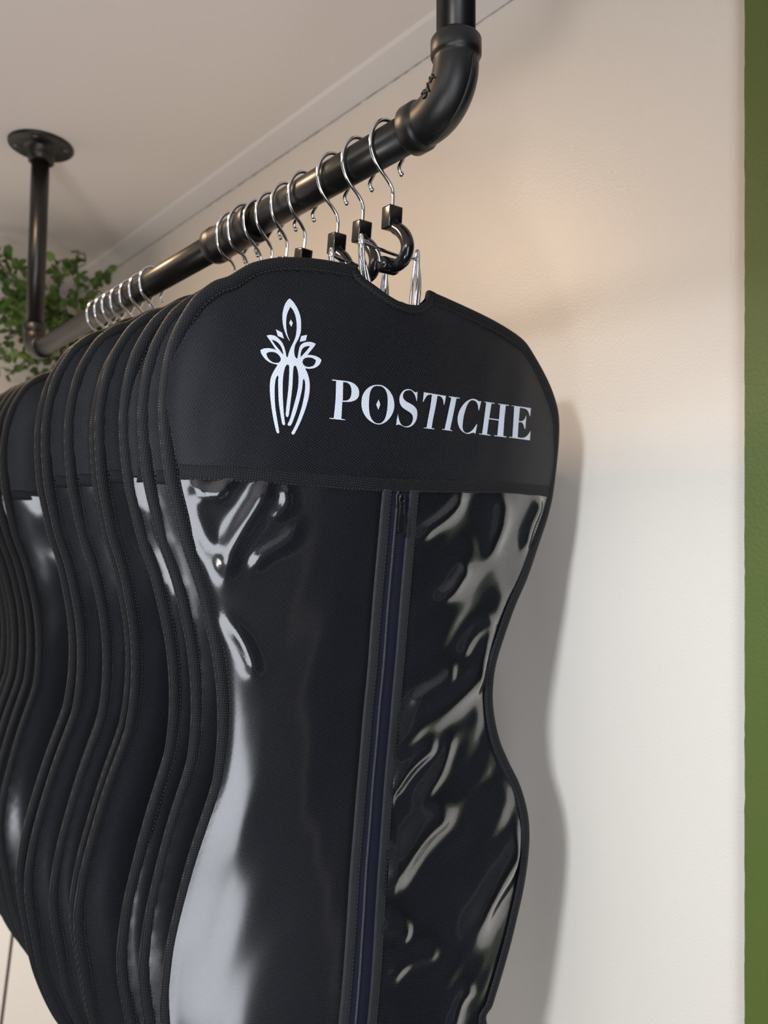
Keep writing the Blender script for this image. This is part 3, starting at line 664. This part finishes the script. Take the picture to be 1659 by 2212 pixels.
# ------------------------------------------------------------------ hangers (origin on the rail's axis)
def make_hanger(k=1.0, hs=1.0):
    """k scales how far the moulded arm bows out"""
    root = empty('clip_hanger')
    pts = [(0.0134, 0, -0.0176), (0.0112, 0, -0.0152), (0.0114, 0, -0.0118), (0.0141, 0, -0.0066), (0.0158, 0, 0.0), (0.0150, 0, 0.0070), (0.0118, 0, 0.0126), (0.0066, 0, 0.0162),
           (0.0004, 0, 0.0174), (-0.0060, 0, 0.0164), (-0.0118, 0, 0.0120), (-0.0153, 0, 0.0050), (-0.0160, 0, -0.0025), (-0.0142, 0, -0.0096),
           (-0.0098, 0, -0.0160), (-0.0050, 0, -0.0205), (0.0005, 0, -0.0247), (0.0046, 0, -0.0292), (0.0063, 0, -0.0340), (0.0066, 0, -0.0400), (0.0066, 0, -0.0500)]
    pts = [(p[0] * f_, 0, p[2] * f_) for p in pts for f_ in [1 + (hs - 1) * min(1, max(0, (p[2] + 0.024) / 0.006))]]
    P = resample(catmull(pts, 4), 0.0012)
    hk = obj('hook', new_tube(P, 0.00155, 10), M_CHROME, root)
    bm = bmesh.new(); bmesh.ops.create_icosphere(bm, subdivisions=2, radius=0.0022, matrix=Matrix.Translation(P[0]))
    obj('hook_tip', bm, M_CHROME, hk)
    # moulded socket and J arm
    bm = bmesh.new(); box(bm, (0.0006, -0.0055, -0.0605), (0.0126, 0.0055, -0.0440), 0.0012)
    so = obj('socket', bm, M_PLASTIC, root)
    arm = catmull([(0.0066, y_ * k, z_) for y_, z_ in ((-0.001, -0.0560), (-0.0055, -0.0605), (-0.0130, -0.0650), (-0.0195, -0.0715), (-0.0220, -0.0790), (-0.0185, -0.0862), (-0.0110, -0.0890), (-0.0020, -0.0885))], 5)
    obj('arm', new_tube(arm, [0.0046 + 0.0006 * math.sin(i * math.pi / (len(arm) - 1)) for i in range(len(arm))], 14, flat=(Vector((1, 0, 0)), 0.95)), M_PLASTIC, root)
    kb = [((-0.0035, -0.001, -0.0880), 0.0020), ((-0.0030, -0.001, -0.0880), 0.0052), ((-0.0010, -0.001, -0.0880), 0.0062), ((0.0105, -0.001, -0.0880), 0.0062), ((0.0128, -0.001, -0.0880), 0.0050), ((0.0133, -0.001, -0.0880), 0.0020)]
    obj('pivot', new_tube([p for p, q in kb], [q for p, q in kb], 20), M_PLASTIC, root)
    # wire bail: cross bar with a hairpin loop at either end, reaching down to the clamp
    for sx in (-0.0205, 0.0325):
        c1 = 0.0045 if sx < 0 else -0.0004; c2 = 0.013 if sx < 0 else -0.002
        ya, yb = (-0.0012, 0.0040) if sx < 0 else (-0.0030, 0.0042)
        lp = catmull([(sx + c2, ya, -0.1230), (sx + c1, ya, -0.0980), (sx + c1 * 0.15, -0.0022, -0.0790), (sx, -0.0013, -0.0722), (sx, 0.0, -0.0706), (sx, 0.0013, -0.0722), (sx + c1 * 0.15, 0.0024, -0.0790), (sx + c1, yb, -0.0980), (sx + c2, yb - 0.001, -0.1230)], 6)
        obj('wire_loop', new_tube(lp, 0.00125, 8), M_CHROME, root)
        lp = catmull([(sx + c2 + 0.003, ya + 0.0004, -0.1230), (sx + c1 + 0.0028, ya + 0.0004, -0.0980), (sx + 0.0010, -0.0014, -0.0830), (sx, 0.0, -0.0752), (sx + 0.0010, 0.0016, -0.0830), (sx + c1 + 0.0028, yb - 0.0014, -0.0980), (sx + c2 + 0.003, yb - 0.002, -0.1230)], 6)
        obj('wire_loop', new_tube(lp, 0.00110, 8), M_CHROME, root)
    obj('cross_bar', new_tube(catmull([(-0.0205, -0.0005, -0.0742), (-0.015, -0.001, -0.0765), (0.0, -0.001, -0.0778), (0.020, -0.001, -0.0788), (0.0325, 0, -0.0770)], 5), 0.00135, 8), M_CHROME, root)
    obj('cross_bar', new_tube(catmull([(-0.0205, 0.001, -0.0735), (-0.012, 0.001, -0.0745), (-0.006, -0.001, -0.0800), (-0.003, -0.001, -0.0870)], 5), 0.0012, 8), M_CHROME, root)
    bm = bmesh.new(); box(bm, (-0.030, -0.0022, -0.1330), (0.042, 0.0022, -0.1200), 0.0008)
    obj('clamp_bar', bm, M_PLASTIC, root)
    return root

HOOK_Y = [.4200, .4537, .4859, .5285, .5556, .5805, .6005, .6240, .6460, .831, .861, .890, .9175, .944, .970, .996]
# turn, lean (degrees) and sideways shift (m) of each bag on its hanger
POSE = [(6, 5, 0), (7, 7.5, .003), (4, 8, .003), (-2, 12.2, .006), (-3, 12, .012), (-1, 12, 0), (-1, 12, .008), (-3, 12.5, -.004), (-4, 13, -.002),
        (-3, 9, .012), (-3, 9.5, .012), (-3, 9.5, .012), (-2, 9.5, .010), (-2, 9.5, .012), (-1, 10, .012), (-1, 10, .010)]
ORD = ['', 'second', 'third', 'fourth', 'fifth', 'sixth', 'seventh', 'eighth', 'ninth', 'tenth', 'eleventh', 'twelfth', 'thirteenth', 'fourteenth', 'fifteenth', 'rearmost']
random.seed(21)
front = make_bag(1.0, True, True)
HIP = 0.12
plain = [make_bag(2.3, False, False), make_bag(4.9, False, False)]
h0, h1, h2 = make_hanger(), make_hanger(0.45), make_hanger(0.45, 1.2)     # h2: wider hook, hung on the coupling
used = set()
for i, (hy, (yw, tl, dx)) in enumerate(zip(HOOK_Y, POSE)):
    if i == 0: bg = front
    else:
        src = plain[i % 2]
        bg = src if i % 2 not in used else copy_tree(src)
        used.add(i % 2)
    bg.location = (RX + dx, hy, RZ); bg.rotation_euler = (math.radians(tl), 0, -math.radians(yw))
    if i == 0: lab = 'black garment bag at the front of the rail with white emblem and lettering'
    elif i == 15: lab = 'black garment bag with waisted outline, rearmost on the pipe rail'
    else: lab = 'black garment bag with waisted outline, %s from the front of the rail' % ORD[i]
    tag(bg, lab, 'garment bag', 'black garment bags on the pipe rail')
    hg = {0: h0, 4: h1, 7: h2}.get(i) or copy_tree(h0 if i < 4 else h2 if i == 8 else h1)
    hg.location = (RX, hy, RZ); hg.rotation_euler = (math.radians(tl), 0, -math.radians(yw + (0 if i == 0 else random.uniform(-3, 3))))
    if i == 0: lab = 'chrome hook hanger with black J arm nearest the pipe elbow'
    elif i == 15: lab = 'chrome hook hanger rearmost on the pipe rail, nearest the drop pipe'
    else: lab = 'chrome hook hanger, %s from the near pipe elbow' % ORD[i]
    tag(hg, lab, 'hanger', 'chrome hook hangers on the pipe rail')

# ------------------------------------------------------------------ the plant in the far corner
random.seed(7)
M_LEAF, nt, b = mat('leaf_green', (0.09, 0.17, 0.03), 0.45, 0, 0.4)
oi = nt.nodes.new('ShaderNodeObjectInfo'); rp = nt.nodes.new('ShaderNodeValToRGB')
rp.color_ramp.elements[0].color = (0.035, 0.085, 0.014, 1); rp.color_ramp.elements[1].color = (0.17, 0.27, 0.055, 1)
nt.links.new(oi.outputs['Random'], rp.inputs[0]); nt.links.new(rp.outputs[0], b.inputs['Base Color'])
M_STEM, nt, b = mat('brown_stem', (0.045, 0.032, 0.02), 0.7)
M_POT, nt, b = mat('grey_pot', (0.12, 0.12, 0.12), 0.6)
M_SOIL, nt, b = mat('dark_soil', (0.03, 0.022, 0.016), 0.95)
PB = Vector((0.345, 1.62, 0.0))
plant = tag(empty('potted_plant', PB), 'tall leafy green plant behind the far drop pipe in the corner', 'plant')
def rev(name, prof, m, parent):
    return obj(name, new_tube([(0, 0, z_) for r_, z_ in prof], [r_ for r_, z_ in prof], 28), m, parent)
rev('pot', [(0.09, 0.0), (0.10, 0.01), (0.125, 0.24), (0.13, 0.245), (0.13, 0.265), (0.118, 0.265), (0.115, 0.24)], M_POT, plant)
rev('soil', [(0.116, 0.235), (0.116, 0.244)], M_SOIL, plant)
trunk = catmull([(0, 0, 0.22), (0.04, 0, 0.45), (0.078, 0, 0.74), (0.12, 0, 1.10), (0.160, -0.01, 1.55), (0.18, -0.02, 2.05)], 8)
obj('trunk', new_tube(trunk, 0.0032, 8), M_STEM, plant)
bm = bmesh.new()
pr = [(0.0, 0.0), (0.35, 0.22), (0.42, 0.5), (0.30, 0.8), (0.0, 1.0)]
cv = [bm.verts.new((0, 0.04 * math.sin(z_ * 3), z_)) for r_, z_ in pr]
lv = [bm.verts.new((-r_, 0.10, z_)) for r_, z_ in pr[1:-1]]; rv = [bm.verts.new((r_, 0.10, z_)) for r_, z_ in pr[1:-1]]
for side, ord_ in ((lv, 1), (rv, -1)):
    fs = [(cv[0], cv[1], side[0]), (cv[1], cv[2], side[1], side[0]), (cv[2], cv[3], side[2], side[1]), (cv[3], cv[4], side[2])]
    for f_ in fs: bm.faces.new(f_ if ord_ == -1 else tuple(reversed(f_)))
leaf_me = bpy.data.meshes.new('leaf'); bm.to_mesh(leaf_me); bm.free(); leaf_me.materials.append(M_LEAF)
for p in leaf_me.polygons: p.use_smooth = True
nleaf = 0
ctr = Vector((0.19, -0.03, 1.93))
for k_ in range(26):
    base = Vector((random.uniform(0.12, 0.22), random.uniform(-0.05, 0.03), random.uniform(2.00, 2.10)))
    th = random.uniform(0, 2 * math.pi); el = random.uniform(-0.5, 1.1)
    d_ = Vector((math.cos(th) * math.cos(el) * 1.05, math.sin(th) * math.cos(el) * 0.7, math.sin(el)))
    L_ = random.uniform(0.11, 0.19)
    tip = base + d_ * L_
    tip.x = min(tip.x, 0.280); tip.z = min(tip.z, 2.235)
    mid = base.lerp(tip, 0.5) + Vector((0, 0, 0.02))
    path = catmull([base, mid, tip], 6)
    st = obj('stem', new_tube(path, 0.0012, 5), M_STEM, plant)
    nl = 11
    for j in range(nl):
        if nleaf >= 290: break
        t = 0.15 + 0.85 * j / (nl - 1); p = path[min(len(path) - 1, int(t * (len(path) - 1)))]
        lf = bpy.data.objects.new('leaf', leaf_me); link(lf, st)
        sdir = (tip - base).normalized()
        q = sdir + Vector((random.gauss(0, 0.7), random.gauss(0, 0.7), random.gauss(0.1, 0.6)))
        lf.location = p; lf.rotation_mode = 'QUATERNION'; lf.rotation_quaternion = q.to_track_quat('Z', 'Y') @ Matrix.Rotation(random.uniform(0, 6.28), 3, 'Z').to_quaternion()
        s_ = random.uniform(0.016, 0.026); lf.scale = (s_, s_, s_); nleaf += 1

# smaller leaves between the counted ones
bm = bmesh.new()
stems_ = [o for o in plant.children if o.name.startswith('stem')]
for st in stems_:
    vs_ = [v.co.copy() for v in st.data.vertices]
    for j in range(26):
        p = random.choice(vs_) + Vector((random.gauss(0, .012), random.gauss(0, .012), random.gauss(0, .012)))
        if p.x > 0.29 or p.z > 2.235: continue
        q = Vector((random.gauss(0, 1), random.gauss(0, 1), random.gauss(0.3, 1)))
        s_ = random.uniform(0.012, 0.022)
        Mx = Matrix.Translation(p) @ q.to_track_quat('Z', 'Y').to_matrix().to_4x4() @ Matrix.Rotation(random.uniform(0, 6.28), 4, 'Z') @ Matrix.Scale(s_, 4)
        nv = [bm.verts.new(Mx @ v.co) for v in leaf_me.vertices]
        for f_ in leaf_me.polygons: bm.faces.new([nv[i] for i in f_.vertices])
M_LEAF2, nt, b = mat('leaf_green_dark', (0.05, 0.105, 0.02), 0.5, 0, 0.35)
color_noise(nt, b, (0.03, 0.075, 0.012), (0.11, 0.19, 0.04), 25)
fo = obj('foliage', bm, M_LEAF2, plant); fo['kind'] = 'stuff'
